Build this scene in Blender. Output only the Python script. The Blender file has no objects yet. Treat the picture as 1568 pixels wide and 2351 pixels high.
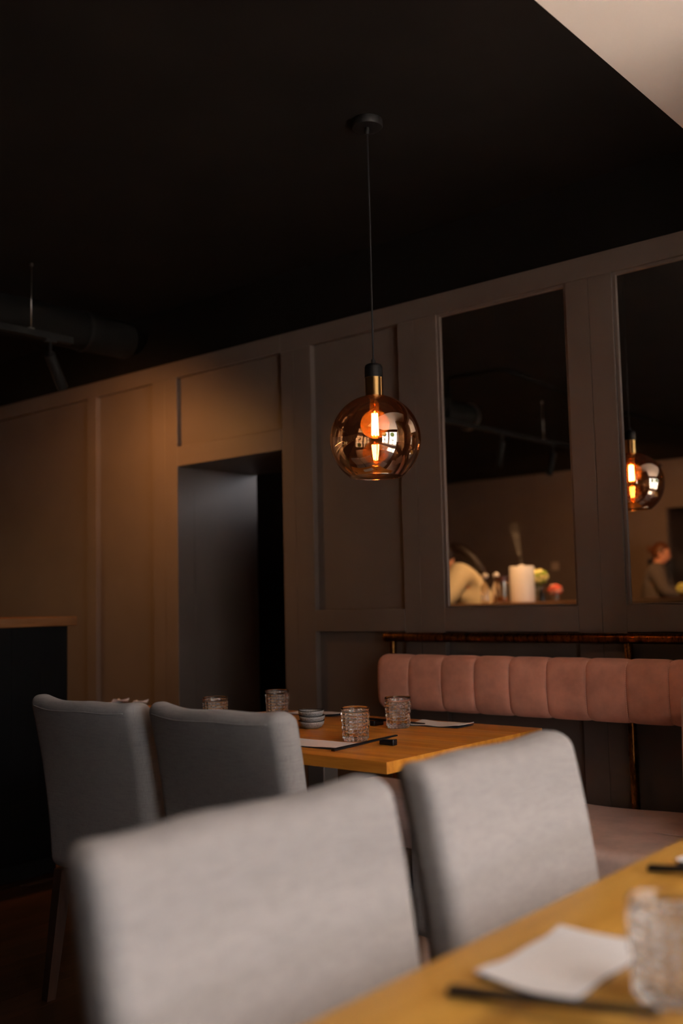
import bpy, bmesh, math, random
from mathutils import Vector, Matrix, Euler

random.seed(7)
S = bpy.context.scene
COL = S.collection
PI = math.pi

# ------------------------------------------------------------------ camera
FPX = 2331.4
yaw, pit, rol = math.radians(130.29), math.radians(5.045), math.radians(-1.312)
F0 = Vector((math.cos(yaw)*math.cos(pit), math.sin(yaw)*math.cos(pit), math.sin(pit)))
R0 = Vector((math.sin(yaw), -math.cos(yaw), 0)); U0 = R0.cross(F0)
RR = math.cos(rol)*R0 + math.sin(rol)*U0
UU = -math.sin(rol)*R0 + math.cos(rol)*U0
cam_d = bpy.data.cameras.new('camera'); cam = bpy.data.objects.new('camera', cam_d); COL.objects.link(cam)
cam_d.sensor_fit = 'HORIZONTAL'; cam_d.sensor_width = 24.0; cam_d.lens = 24.0*FPX/1568.0
cam_d.clip_start = 0.02; cam_d.clip_end = 200
m = Matrix((RR, UU, -F0)).transposed().to_4x4(); m.translation = (0, 0, 1.2)
cam.matrix_world = m
cam_d.dof.use_dof = True; cam_d.dof.focus_distance = 3.3; cam_d.dof.aperture_fstop = 1.5
S.camera = cam

# ------------------------------------------------------------------ world, exposure
W = bpy.data.worlds.new('overcast_sky'); S.world = W; W.use_nodes = True
wn = W.node_tree.nodes; wl = W.node_tree.links; wn.clear()
wo = wn.new('ShaderNodeOutputWorld'); wb = wn.new('ShaderNodeBackground')
wb.inputs['Color'].default_value = (1.0, 1.0, 1.06, 1); wb.inputs['Strength'].default_value = 7.6
wl.new(wb.outputs[0], wo.inputs[0])
S.view_settings.view_transform = 'Standard'; S.view_settings.look = 'None'
S.view_settings.exposure = 0.0; S.view_settings.gamma = 1.0; S.view_settings.use_curve_mapping = False
try:
    S.cycles.use_denoising = True
    S.cycles.max_bounces = 14; S.cycles.diffuse_bounces = 5; S.cycles.glossy_bounces = 6
    S.cycles.transmission_bounces = 12; S.cycles.transparent_max_bounces = 24
    S.cycles.sample_clamp_indirect = 40.0
    S.cycles.blur_glossy = 0.3
except Exception: pass

WIN_X = 1.75
WINDOWS = [(-0.15, 1.25), (1.4, 2.85)]
WZ0, WZ1 = 0.45, 2.5
for i, (a, b) in enumerate(WINDOWS):      # portals only guide the sampling of the sky through each window
    L = bpy.data.lights.new('window_portal', 'AREA'); L.shape = 'RECTANGLE'; L.size = WZ1-WZ0; L.size_y = b-a
    L.cycles.is_portal = True
    lo = bpy.data.objects.new('window_portal', L); COL.objects.link(lo)
    lo.location = (WIN_X+0.13, (a+b)/2, (WZ0+WZ1)/2); lo.rotation_euler = (0, PI/2, 0)

sun_d = bpy.data.lights.new('sun', 'SUN'); sun_d.energy = 60.0; sun_d.angle = math.radians(1.5); sun_d.color = (1, .88, .77)
sun = bpy.data.objects.new('sun', sun_d); COL.objects.link(sun); sun.location = (8, 0, 9)
sun.rotation_euler = Vector((-.60, .12, -1.0)).to_track_quat('-Z', 'Y').to_euler()

# ------------------------------------------------------------------ materials
def mat(name, col=(.5, .5, .5), rough=.5, metal=0.0, **k):
    M = bpy.data.materials.new(name); M.use_nodes = True
    b = M.node_tree.nodes['Principled BSDF']
    b.inputs['Base Color'].default_value = (*col, 1); b.inputs['Roughness'].default_value = rough
    b.inputs['Metallic'].default_value = metal
    for kk, v in k.items(): b.inputs[kk].default_value = v
    return M
def nd(M, t, **k):
    n = M.node_tree.nodes.new(t)
    for kk, v in k.items(): setattr(n, kk, v)
    return n
def coords(M, scale=(1, 1, 1), kind='Object'):
    tc = nd(M, 'ShaderNodeTexCoord'); mp = nd(M, 'ShaderNodeMapping'); mp.inputs['Scale'].default_value = scale
    M.node_tree.links.new(tc.outputs[kind], mp.inputs[0]); return mp.outputs[0]
def noise(M, vec, scale=1, detail=3, rough=.5):
    n = nd(M, 'ShaderNodeTexNoise'); n.inputs['Scale'].default_value = scale; n.inputs['Detail'].default_value = detail
    n.inputs['Roughness'].default_value = rough
    M.node_tree.links.new(vec, n.inputs['Vector']); return n.outputs[0]
def ramp(M, fac, stops):
    r = nd(M, 'ShaderNodeValToRGB'); el = r.color_ramp.elements
    while len(el) < len(stops): el.new(.5)
    for e, (p, c) in zip(el, stops): e.position = p; e.color = (*c, 1)
    M.node_tree.links.new(fac, r.inputs[0]); return r.outputs[0]
def bump(M, h, strength=.3, dist=.002):
    b = nd(M, 'ShaderNodeBump'); b.inputs['Strength'].default_value = strength; b.inputs['Distance'].default_value = dist
    M.node_tree.links.new(h, b.inputs['Height'])
    M.node_tree.links.new(b.outputs[0], M.node_tree.nodes['Principled BSDF'].inputs['Normal'])
def link(M, out, name): M.node_tree.links.new(out, M.node_tree.nodes['Principled BSDF'].inputs[name])
def math_n(M, op, a, b):
    n = nd(M, 'ShaderNodeMath', operation=op)
    for i, v in enumerate((a, b)):
        if isinstance(v, (int, float)): n.inputs[i].default_value = v
        else: M.node_tree.links.new(v, n.inputs[i])
    return n.outputs[0]

def paint(name, c, var=.12, rough=.55, spec=.5):
    M = mat(name, c, rough, **{'Specular IOR Level': spec})
    n = noise(M, coords(M, (1, 1, 1)), 3, 4)
    link(M, ramp(M, n, [(.3, tuple(x*(1-var) for x in c)), (.7, tuple(min(1, x*(1+var)) for x in c))]), 'Base Color')
    bump(M, noise(M, coords(M), 180, 2), .12, .001)
    return M
TAUPE = paint('taupe_paint', (.135, .104, .089), .08, .5)
BLACKPAINT = paint('black_ceiling_paint', (.011, .0075, .006), .2, .9, .15)
BLACKPAINT2 = paint('black_wall_paint', (.006, .0045, .004), .2, .9, .15)
WHITEPAINT = paint('white_paint', (.88, .80, .74), .02, .6)
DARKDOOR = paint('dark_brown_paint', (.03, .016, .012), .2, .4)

def wood(name, stops, scale=(2.2, 26, 26), rough=.42, var=.25):
    M = mat(name, stops[0][1], rough)
    v = coords(M, scale)
    oi = nd(M, 'ShaderNodeObjectInfo')
    mp = v.node; add = nd(M, 'ShaderNodeVectorMath', operation='ADD')
    mul = nd(M, 'ShaderNodeVectorMath', operation='SCALE'); mul.inputs['Scale'].default_value = 37.0
    cmb = nd(M, 'ShaderNodeCombineXYZ')
    for i in range(3): M.node_tree.links.new(oi.outputs['Random'], cmb.inputs[i])
    M.node_tree.links.new(cmb.outputs[0], mul.inputs[0]); M.node_tree.links.new(v, add.inputs[0]); M.node_tree.links.new(mul.outputs[0], add.inputs[1])
    n1 = noise(M, add.outputs[0], 1.0, 5, .6)
    colr = ramp(M, n1, stops)
    hsv = nd(M, 'ShaderNodeHueSaturation'); M.node_tree.links.new(colr, hsv.inputs['Color'])
    val = math_n(M, 'ADD', math_n(M, 'MULTIPLY', oi.outputs['Random'], var), 1-var/2)
    M.node_tree.links.new(val, hsv.inputs['Value']); link(M, hsv.outputs[0], 'Base Color')
    bump(M, n1, .15, .001)
    return M
OAK = wood('honey_oak', [(.32, (.50, .165, .016)), (.5, (.66, .25, .030)), (.7, (.76, .33, .05))], rough=.38)
OAK_Y = wood('honey_oak_lengthwise', [(.32, (.54, .265, .044)), (.5, (.66, .345, .063)), (.7, (.76, .43, .098))], (26, 2.2, 26), .4)
FLOORW = wood('dark_floor_wood', [(.3, (.05, .02, .009)), (.55, (.085, .034, .014)), (.75, (.12, .05, .02))], (26, 2.2, 26), .4, .5)
BARWOOD = wood('bar_top_wood', [(.3, (.16, .06, .018)), (.55, (.24, .095, .03)), (.75, (.3, .12, .04))], (26, 2.2, 26), .4)
LEGWOOD = wood('dark_leg_wood', [(.3, (.045, .02, .013)), (.7, (.09, .04, .024))], (26, 26, 3), .4)
PALEWOOD = wood('pale_birch', [(.3, (.42, .25, .18)), (.7, (.55, .34, .25))], (26, 26, 3), .5)

def fabric(name, c):
    M = mat(name, c, .92)
    M.node_tree.nodes['Principled BSDF'].inputs['Sheen Weight'].default_value = .15
    h = noise(M, coords(M, (22, 22, 620)), 1, 4, .65)
    v = noise(M, coords(M, (560, 560, 20)), 1, 4, .65)
    big = noise(M, coords(M, (30, 30, 45)), 1, 3)
    s = math_n(M, 'ADD', math_n(M, 'MULTIPLY', math_n(M, 'ADD', h, v), .44), math_n(M, 'MULTIPLY', big, .12))
    link(M, ramp(M, s, [(.36, tuple(x*.74 for x in c)), (.50, c), (.64, tuple(x*1.17 for x in c))]), 'Base Color')
    bump(M, s, .5, .0018)
    return M
GREYFAB = fabric('grey_linen', (.345, .320, .312))

def velvet(name, c):
    M = mat(name, c, .8)
    b = M.node_tree.nodes['Principled BSDF']
    b.inputs['Sheen Weight'].default_value = .45; b.inputs['Sheen Roughness'].default_value = .35
    b.inputs['Sheen Tint'].default_value = (1, .72, .62, 1)
    n = noise(M, coords(M, (9, 9, 9)), 1, 5, .6)
    link(M, ramp(M, n, [(.3, tuple(x*.78 for x in c)), (.55, c), (.75, tuple(x*1.16 for x in c))]), 'Base Color')
    f = noise(M, coords(M, (5, 22, 22)), 1, 4)
    bump(M, f, .25, .006)
    return M
VELVET = velvet('blush_velvet', (.80, .385, .28))
SEATVELVET = velvet('blush_seat_velvet', (.76, .55, .48)); SEATVELVET.node_tree.nodes['Principled BSDF'].inputs['Sheen Weight'].default_value = .8
THREAD = mat('pale_pink_thread', (.9, .58, .47), .8)

def metal_patina(name, a, b, rough=.38, sc=14):
    M = mat(name, a, rough, 1.0)
    n = noise(M, coords(M, (3, 1, 1)), sc, 6, .7)
    link(M, ramp(M, n, [(.35, a), (.6, b)]), 'Base Color')
    link(M, ramp(M, n, [(.3, (rough, )*3), (.7, (rough*.6, )*3)]), 'Roughness')
    return M
BRONZE = metal_patina('aged_bronze', (.035, .014, .005), (.30, .13, .035))
BRASS = metal_patina('brushed_brass', (.62, .36, .13), (.70, .43, .17), .27, 3)
BLACKMETAL = mat('black_metal', (.010, .009, .009), .5, .0, **{'Specular IOR Level': .25})
TRACKBLACK = mat('matt_black_track', (.012, .011, .010), .6, **{'Specular IOR Level': .2})
STEEL = mat('brushed_steel', (.5, .48, .45), .3, 1.0)
LEGPAINT = mat('grey_beige_metal', (.22, .18, .16), .45)
BLACKLACQ = mat('black_lacquer', (.010, .010, .012), .28)
NAPKIN = mat('white_napkin_paper', (.90, .89, .90), .85)
CHARCOAL = mat('charcoal_napkin_lining', (.03, .035, .05), .8)
BARBLACK = paint('black_bar_panel', (.004, .0035, .0035), .2, .7, .12)
CORDM = mat('black_textile_cord', (.010, .009, .009), .9)
WHITEPLASTIC = mat('white_plastic', (.80, .76, .70), .35)
SOCKETM = mat('socket_plastic', (.40, .33, .28), .5)
CHARSTEEL = mat('galvanised_duct', (.008, .007, .006), .8, .0, **{'Specular IOR Level': .15})

def glass(name, col=(1, 1, 1), ior=1.5):
    M = bpy.data.materials.new(name); M.use_nodes = True; t = M.node_tree; t.nodes.clear()
    o = t.nodes.new('ShaderNodeOutputMaterial'); g = t.nodes.new('ShaderNodeBsdfGlass')
    g.inputs['Color'].default_value = (*col, 1); g.inputs['IOR'].default_value = ior; g.inputs['Roughness'].default_value = .0
    t.links.new(g.outputs[0], o.inputs[0]); return M
CRYSTAL = glass('cut_crystal', (.98, .97, .96), 1.48)
def thin_glass(name, tint, refl, reflcol=(1, 1, 1), scatter=0.0, scol=(1, .4, .1)):
    """thin tinted pane: straight-through tint plus a mirror coat stronger at grazing angles"""
    M = bpy.data.materials.new(name); M.use_nodes = True; t = M.node_tree; t.nodes.clear()
    o = t.nodes.new('ShaderNodeOutputMaterial'); tr = t.nodes.new('ShaderNodeBsdfTransparent'); gl = t.nodes.new('ShaderNodeBsdfGlossy')
    tr.inputs[0].default_value = (*tint, 1); gl.inputs['Color'].default_value = (*reflcol, 1); gl.inputs['Roughness'].default_value = .0
    lw = t.nodes.new('ShaderNodeLayerWeight'); lw.inputs[0].default_value = .35
    mr = t.nodes.new('ShaderNodeMapRange'); mr.inputs['To Min'].default_value = refl; mr.inputs['To Max'].default_value = min(1, refl+.45)
    t.links.new(lw.outputs['Facing'], mr.inputs[0])
    mx = t.nodes.new('ShaderNodeMixShader'); t.links.new(mr.outputs[0], mx.inputs[0]); t.links.new(tr.outputs[0], mx.inputs[1]); t.links.new(gl.outputs[0], mx.inputs[2])
    out = mx.outputs[0]
    if scatter > 0:
        tl = t.nodes.new('ShaderNodeBsdfTranslucent'); tl.inputs[0].default_value = (*scol, 1)
        m2 = t.nodes.new('ShaderNodeMixShader'); m2.inputs[0].default_value = scatter
        t.links.new(out, m2.inputs[1]); t.links.new(tl.outputs[0], m2.inputs[2]); out = m2.outputs[0]
    t.links.new(out, o.inputs[0]); return M
PANE = thin_glass('window_glass', (.97, .97, .96), .03)
AMBER = thin_glass('mirrored_amber_glass', (.86, .74, .62), .20, (.95, .90, .84), .0009)
BULBGLASS = thin_glass('amber_bulb_glass', (.93, .76, .5), .05, (1, .9, .75), .03, (1, .42, .09))
MIRROR = mat('mirror_silver', (.86, .80, .75), .010, 1.0)
def emit(name, c, s):
    M = bpy.data.materials.new(name); M.use_nodes = True; t = M.node_tree; t.nodes.clear()
    o = t.nodes.new('ShaderNodeOutputMaterial'); e = t.nodes.new('ShaderNodeEmission')
    e.inputs[0].default_value = (*c, 1); e.inputs[1].default_value = s; t.links.new(e.outputs[0], o.inputs[0]); return M
FILAMENT = emit('glowing_filament', (1.0, .43, .125), 275)
LEDSTRIP = emit('warm_shelf_light', (1.0, .62, .34), 2.2)

# ------------------------------------------------------------------ mesh helpers
def mesh(name, v, f, M, parent=None, smooth=False, angle=None):
    me = bpy.data.meshes.new(name); me.from_pydata(v, [], f); me.update()
    bm = bmesh.new(); bm.from_mesh(me); bmesh.ops.recalc_face_normals(bm, faces=bm.faces); bm.to_mesh(me); bm.free()
    if smooth:
        for p in me.polygons: p.use_smooth = True
        if angle:
            try: me.set_sharp_from_angle(angle=math.radians(angle))
            except Exception: pass
    me.materials.append(M)
    o = bpy.data.objects.new(name, me); COL.objects.link(o)
    if parent: o.parent = parent
    return o
def tag(o, label, cat, group=None, kind=None):
    o['label'] = label; o['category'] = cat
    if group: o['group'] = group
    if kind: o['kind'] = kind
    return o
def thing(name, label, cat, loc=(0, 0, 0), rz=0, group=None, kind=None):
    o = bpy.data.objects.new(name, None); COL.objects.link(o); o.location = loc; o.rotation_euler = (0, 0, rz)
    o.empty_display_size = .1
    return tag(o, label, cat, group, kind)
class G:
    """geometry collector"""
    def __init__(s): s.v = []; s.f = []
    def add(s, v, f):
        n = len(s.v); s.v += [tuple(x) for x in v]; s.f += [tuple(i+n for i in q) for q in f]; return s
    def box(s, x0, x1, y0, y1, z0, z1):
        return s.add([(x0, y0, z0), (x1, y0, z0), (x1, y1, z0), (x0, y1, z0), (x0, y0, z1), (x1, y0, z1), (x1, y1, z1), (x0, y1, z1)],
                     [(0, 3, 2, 1), (4, 5, 6, 7), (0, 1, 5, 4), (1, 2, 6, 5), (2, 3, 7, 6), (3, 0, 4, 7)])
    def rbox(s, c, h, r, seg=3, mid=(1, 1, 1), fn=None):
        ax = []
        for i in range(3):
            hh = h[i]; inn = hh-r; L = []
            offs = [r*math.tan(PI/4*k/seg) for k in range(seg, 0, -1)]
            L += [-inn-o for o in offs]
            L += [-inn+2*inn*k/mid[i] for k in range(mid[i]+1)]
            L += [inn+o for o in reversed(offs)]
            ax.append(L)
        idx = {}; V = []; Fc = []
        def vid(p):
            q = [max(-(h[i]-r), min(h[i]-r, p[i])) for i in range(3)]
            d = [p[i]-q[i] for i in range(3)]; l = math.sqrt(sum(x*x for x in d))
            w = tuple(q[i]+(d[i]/l*r if l > 1e-9 else 0) for i in range(3))
            key = tuple(round(x, 6) for x in p)
            if key not in idx:
                idx[key] = len(V); V.append(w)
            return idx[key]
        for a in range(3):
            b, cc = (a+1) % 3, (a+2) % 3
            for sg in (-1, 1):
                for i in range(len(ax[b])-1):
                    for j in range(len(ax[cc])-1):
                        q = []
                        for (ii, jj) in ((i, j), (i+1, j), (i+1, j+1), (i, j+1)):
                            p = [0, 0, 0]; p[a] = sg*h[a]; p[b] = ax[b][ii]; p[cc] = ax[cc][jj]; q.append(vid(p))
                        Fc.append(tuple(q) if sg > 0 else tuple(reversed(q)))
        V = [(x+c[0], y+c[1], z+c[2]) for x, y, z in V]
        if fn: V = [fn(*p) for p in V]
        return s.add(V, Fc)
    def lathe(s, prof, c=(0, 0, 0), n=32, closed=False, cap=False):
        V = []; Fc = []; k = len(prof)
        for i in range(n):
            a = 2*PI*i/n
            for r, z in prof: V.append((c[0]+r*math.cos(a), c[1]+r*math.sin(a), c[2]+z))
        for i in range(n):
            j = (i+1) % n
            for q in range(k-1 if not closed else k):
                q2 = (q+1) % k
                Fc.append((i*k+q, j*k+q, j*k+q2, i*k+q2))
        if cap:
            Fc.append(tuple(i*k for i in range(n))); Fc.append(tuple(i*k+k-1 for i in range(n)))
        return s.add(V, Fc)
    def tube(s, pts, rad, n=10, cap=True):
        P = [Vector(p) for p in pts]; V = []; Fc = []
        rads = rad if isinstance(rad, (list, tuple)) else [rad]*len(P)
        up = None
        for i, p in enumerate(P):
            t = (P[min(i+1, len(P)-1)]-P[max(i-1, 0)]).normalized()
            if up is None: up = Vector((0, 0, 1)) if abs(t.z) < .9 else Vector((1, 0, 0))
            a = t.cross(up).normalized(); b = a.cross(t).normalized(); up = b
            for k in range(n):
                th = 2*PI*k/n; V.append(p+(a*math.cos(th)+b*math.sin(th))*rads[i])
        for i in range(len(P)-1):
            for k in range(n):
                k2 = (k+1) % n; Fc.append((i*n+k, i*n+k2, (i+1)*n+k2, (i+1)*n+k))
        if cap: Fc.append(tuple(range(n))); Fc.append(tuple((len(P)-1)*n+k for k in range(n)))
        return s.add(V, Fc)
    def ball(s, c, r, nu=16, nv=10):
        rr = r if isinstance(r, (list, tuple)) else (r, r, r)
        V = [(c[0], c[1], c[2]-rr[2])]
        for j in range(1, nv):
            ph = -PI/2+PI*j/nv
            for i in range(nu):
                a = 2*PI*i/nu; V.append((c[0]+rr[0]*math.cos(ph)*math.cos(a), c[1]+rr[1]*math.cos(ph)*math.sin(a), c[2]+rr[2]*math.sin(ph)))
        V.append((c[0], c[1], c[2]+rr[2])); Fc = []
        for i in range(nu):
            Fc.append((0, 1+(i+1) % nu, 1+i)); Fc.append((len(V)-1, 1+(nv-2)*nu+i, 1+(nv-2)*nu+(i+1) % nu))
            for j in range(nv-2): Fc.append((1+j*nu+i, 1+j*nu+(i+1) % nu, 1+(j+1)*nu+(i+1) % nu, 1+(j+1)*nu+i))
        return s.add(V, Fc)
    def obj(s, name, M, parent=None, smooth=False, angle=None): return mesh(name, s.v, s.f, M, parent, smooth, angle)
def copy_tree(o, parent=None):
    c = o.copy(); COL.objects.link(c)
    if parent: c.parent = parent
    for ch in list(o.children): copy_tree(ch, c)
    return c

# ------------------------------------------------------------------ the setting
XL, XR, YF, YB, H = -8.3, WIN_X, -4.75, 3.6, 2.838
flo = thing('floor', 'dark brown wooden plank floor of the restaurant', 'floor', kind='structure')
G().box(XL-.2, XR+.2, YF-1.6, 6.2, -.15, -.012).obj('subfloor', FLOORW, flo)
pm = G().box(-.0695, .0695, -.745, .745, -.012, 0).obj('plank', FLOORW, flo); first = True
for ix in range(31):
    for iy in range(-1, 4):
        x = -5.3+ix*.14; y = iy*1.49-.2+(.5 if ix % 2 else 0)
        if y > 3.0: continue
        o = pm if first else pm.copy()
        if not first: COL.objects.link(o)
        first = False; o.location = (x+.07, y, 0)
tag(G().box(XL-.2, -1.292, YF-1.6, 6.2, H, H+.15).obj('ceiling', BLACKPAINT), 'matt black painted ceiling over the dining tables and bar', 'ceiling', kind='structure')
tag(G().box(-1.292, XR+.2, YF-1.6, .35, H, H+.15).obj('ceiling', BLACKPAINT), 'matt black painted ceiling behind the viewer', 'ceiling', kind='structure')
tag(G().box(-1.292, XR+.2, .35, YB+.1, H, H+.15).obj('ceiling', WHITEPAINT), 'white painted ceiling section nearest the windows', 'ceiling', kind='structure')

wall = thing('wall_back', 'taupe panelled wall with doorway and two mirrors', 'wall', kind='structure')
PF, PB = 3.6, 3.72          # face of stiles and rails, back of the wall
PY = 3.63                   # recessed panels
def board(nm, x0, x1, z0, z1, y0=PF, bev=.0025):
    cx, cy, cz = (x0+x1)/2, (y0+PB)/2, (z0+z1)/2
    return G().rbox((cx, cy, cz), ((x1-x0)/2, (PB-y0)/2, (z1-z0)/2), bev, 1).obj(nm, TAUPE, wall)
TOPP, TOPW = 2.443, 2.533
WX1 = -.35
SEAMS = [(-5.03, -4.94), (-4.424, -4.317), (-4.3155, -4.214), (-3.43, -3.343), (-3.3415, -3.228), (-2.70, -2.612), (-2.6105, -2.487), (-1.863, -1.7635), (-1.762, -1.664), (-1.044, -.945), (-.9435, WX1)]
for k, (a, b) in enumerate(SEAMS): board('stile', a, b, 0, TOPP, PF+(.0015 if k % 2 else 0))
board('top_rail', XL, -3.43, TOPP, TOPW); board('top_rail', -3.4295, WX1, TOPP, TOPW)
board('door_rail', -4.214, -3.43, 1.952, 2.06)
board('middle_rail', -3.228, -2.70, 1.062, 1.163); board('middle_rail', -2.487, -1.863, 1.062, 1.163); board('middle_rail', -1.664, -1.044, 1.062, 1.163)
board('panel', XL, -5.03, 0, TOPP, PY); board('panel', -4.94, -4.424, 0, TOPP, PY)
board('panel', -4.214, -3.43, 2.06, TOPP, PY); board('panel', -3.228, -2.70, 1.163, TOPP, PY)
for a, b in ((-3.228, -2.70), (-2.487, -1.863), (-1.664, -1.044)): board('panel', a, b, 0, 1.062, PY)
# dark filler behind the mirrors
for a, b in ((-2.487, -1.863), (-1.664, -1.044)): board('backing_panel', a, b, 1.163, TOPP, 3.66)
tag(G().box(XL, WX1, 3.606, PB, TOPW, H).obj('wall_back_upper', BLACKPAINT2), 'black painted strip of wall above the panelling', 'wall', kind='structure')

# doorway
dr = thing('door_1', 'open doorway passage in the panelled wall with dark door beyond', 'doorway', kind='structure')
G().box(-4.32, -4.214, PB, 4.205, 0, 2.2).obj('jamb', TAUPE, dr)
G().box(-4.32, -3.33, PB, 4.205, 1.952, 2.2).obj('soffit', TAUPE, dr)
G().box(-3.43, -3.33, PB, 5.4, 0, 1.952).obj('jamb', TAUPE, dr)
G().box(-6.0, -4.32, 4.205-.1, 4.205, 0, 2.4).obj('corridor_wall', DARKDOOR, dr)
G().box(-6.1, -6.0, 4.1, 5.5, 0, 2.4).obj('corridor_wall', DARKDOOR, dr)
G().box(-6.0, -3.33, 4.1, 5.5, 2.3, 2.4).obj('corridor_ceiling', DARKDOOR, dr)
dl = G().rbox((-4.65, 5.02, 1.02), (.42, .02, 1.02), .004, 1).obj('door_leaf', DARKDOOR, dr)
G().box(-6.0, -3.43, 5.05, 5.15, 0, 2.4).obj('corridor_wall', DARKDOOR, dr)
hg = G(); hg.tube([(-4.99, 4.995, 1.066), (-4.99, 4.94, 1.066)], .009, 10); hg.tube([(-5.00, 4.945, 1.066), (-4.90, 4.945, 1.066)], .009, 10)
hg.lathe([(0, 0), (.024, 0), (.024, .008), (0, .008)], (0, 0, 0), 14)
hg.v = [(v if i < 40 else (v[0]-4.99, 4.999-v[2], v[1]+1.066)) for i, v in enumerate(hg.v)]
hg.obj('door_handle', BRASS, dl, True, 40)

# far wall, bar wall, window wall, pier
fw = thing('wall_front', 'dark panelled wall behind the bar seen in the mirror', 'wall', kind='structure')
G().box(XL, -4.97, YF-.1, YF, 0, H).obj('wall_board', TAUPE, fw)
for x in (-5.5, -5.2):
    G().box(x-.006, x+.006, YF, YF+.006, 0, H).obj('batten', TAUPE, fw)
G().box(-5.07, -4.97, YF-1.3, YF-.1, 0, H).obj('return_board', DARKDOOR, fw)
G().box(-4.97, -3.3, YF-1.4, YF-1.3, 0, H).obj('recess_board', DARKDOOR, fw)
G().box(-3.4, -3.3, YF-1.3, YF-.1, 0, H).obj('return_board', DARKDOOR, fw)
G().box(-3.4, -1.0, YF-.1, YF, 0, H).obj('wall_board', TAUPE, fw)
G().box(-1.0, XR+.1, YF-.1, YF, 0, H).obj('wall_board', TAUPE, fw)
G().box(-4.97, -3.4, YF-.1, YF, 2.25, H).obj('header_board', TAUPE, fw)
tag(G().box(XL-.1, XL, YF-.1, YB+.1, 0, H).obj('wall_left', TAUPE), 'dark taupe wall behind the bar counter', 'wall', kind='structure')
tag(G().rbox(((WX1-.12)/2-.05, (2.78+YB+.12)/2, H/2), ((-.05-WX1)/2, (YB+.12-2.78)/2, H/2), .004, 1).obj('wall_pier', TAUPE), 'taupe wall pier at the right end of the banquette', 'wall', kind='structure')
tag(G().rbox((-.76, 3.13, .74), (.035, .465, .74), .006, 1).obj('shade_panel', TAUPE), 'unseen low taupe panel added to shade the right end of the banquette', 'wall', kind='structure')  # added out of view to keep daylight off the banquette's right end
tag(G().box(.32, XR, -.6, YB, 0, .004).obj('floor_window_side', mat('pale_stone_tile', (.55, .50, .46), .5)), 'pale stone floor strip along the windows', 'floor', kind='structure')
tag(G().box(-.17, XR+.1, YB, YB+.1, 0, H).obj('wall_back_right', WHITEPAINT), 'white wall beside the windows, past the pier', 'wall', kind='structure')
wr = thing('wall_right', 'white window wall on the street side', 'wall', kind='structure')
X0, X1 = XR, XR+.12
G().box(X0, X1, YF-.1, YB+.1, 0, WZ0).obj('sill_wall', TAUPE, wr); G().box(X0, X1, YF-.1, YB+.1, WZ1, H).obj('header_wall', BLACKPAINT, wr)
ed = [YF-.1]+[q for w in WINDOWS for q in w]+[YB+.1]
for k in range(0, len(ed), 2): G().box(X0, X1, ed[k], ed[k+1], WZ0, WZ1).obj('wall_post', WHITEPAINT if k else TAUPE, wr)
for i, (a, b) in enumerate(WINDOWS):
    w = thing('window_%d' % (i+1), ['large street window further from the panelled wall', 'large street window nearer the panelled wall'][i], 'window', kind='structure')
    for (p, q, r, s) in ((a, b, WZ0, WZ0+.06), (a, b, WZ1-.06, WZ1), (a, a+.06, WZ0+.06, WZ1-.06), (b-.06, b, WZ0+.06, WZ1-.06), ((a+b)/2-.03, (a+b)/2+.03, WZ0+.06, WZ1-.06)):
        G().box(X0+.03, X0+.09, p, q, r, s).obj('window_frame', BLACKMETAL, w)
    for (p, q) in ((a+.06, (a+b)/2-.03), ((a+b)/2+.03, b-.06)):
        G().box(X0+.056, X0+.062, p, q, WZ0+.06, WZ1-.06).obj('pane', PANE, w)
    G().box(X0-.10, X0+.03, a-.03, b+.03, WZ0-.03, WZ0).obj('window_sill', WHITEPAINT, w)
tag(G().box(XR+.12, 40, -40, 40, -.3, -.12).obj('pavement', mat('pale_pavement', (.42, .40, .38), .8)), 'pale pavement outside the windows', 'pavement', kind='structure')

# ------------------------------------------------------------------ mirrors
for k, (a, b) in enumerate(((-2.487, -1.863), (-1.664, -1.044))):
    t = thing('wall_mirror', ['tall wall mirror reflecting the bar, humidifier and person in cream', 'wall mirror at right edge reflecting the amber pendant lamp'][k], 'mirror', ((a+b)/2, 3.62, 1.8), group='tall mirrors in the panelling')
    w2, h2, zc = (b-a)/2, (TOPP-1.163)/2, (TOPP+1.163)/2-1.8
    G().box(-w2+.010, w2-.010, 0, .008, zc-h2+.006, zc+h2-.010).obj('mirror_pane', MIRROR, t)
    for (p, q, r, s) in ((-w2, -w2+.012, -h2, h2), (w2-.012, w2, -h2, h2), (-w2+.012, w2-.012, h2-.012, h2), (-w2+.012, w2-.012, -h2, -h2+.007)):
        G().rbox(((p+q)/2, -.001, zc+(r+s)/2), ((q-p)/2, .0085, (s-r)/2), .002, 1).obj('bead', TAUPE, t)

# ------------------------------------------------------------------ banquette
pf = thing('pipe_rail', 'aged bronze pipe rail on posts behind the pink banquette', 'rail', (0, 3.565, 0))
G().tube([(-2.785, 0, 1.040), (-1.0, 0, 1.040)], .020, 20).obj('top_pipe', BRONZE, pf, True, 40)
for x in (-2.745, -1.648, -.98 - .1):
    p = G().tube([(x, 0, 0.0), (x, 0, 1.022)], .0165, 16).obj('post', BRONZE, pf, True, 40)
    G().lathe([(.0165, 0), (.034, 0), (.034, .008), (.0165, .008)], (x, 0, .0), 16, True).obj('foot_flange', BRONZE, p, True, 40)
bq = thing('banquette', 'blush velvet banquette bench with channelled backrest along the panelled wall', 'bench', (-1.87, 3.25, 0))
bk = G().rbox((-1.87, .034, 0), (.87, .010, .09), .004, 1).obj('backrest', GREYFAB, bq); bk.location = (1.87, .25, .855)
SX = [-2.757, -2.579, -2.413, -2.254, -2.094, -1.930, -1.768, -1.611, -1.453, -1.295, -1.137, -.98]
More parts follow.
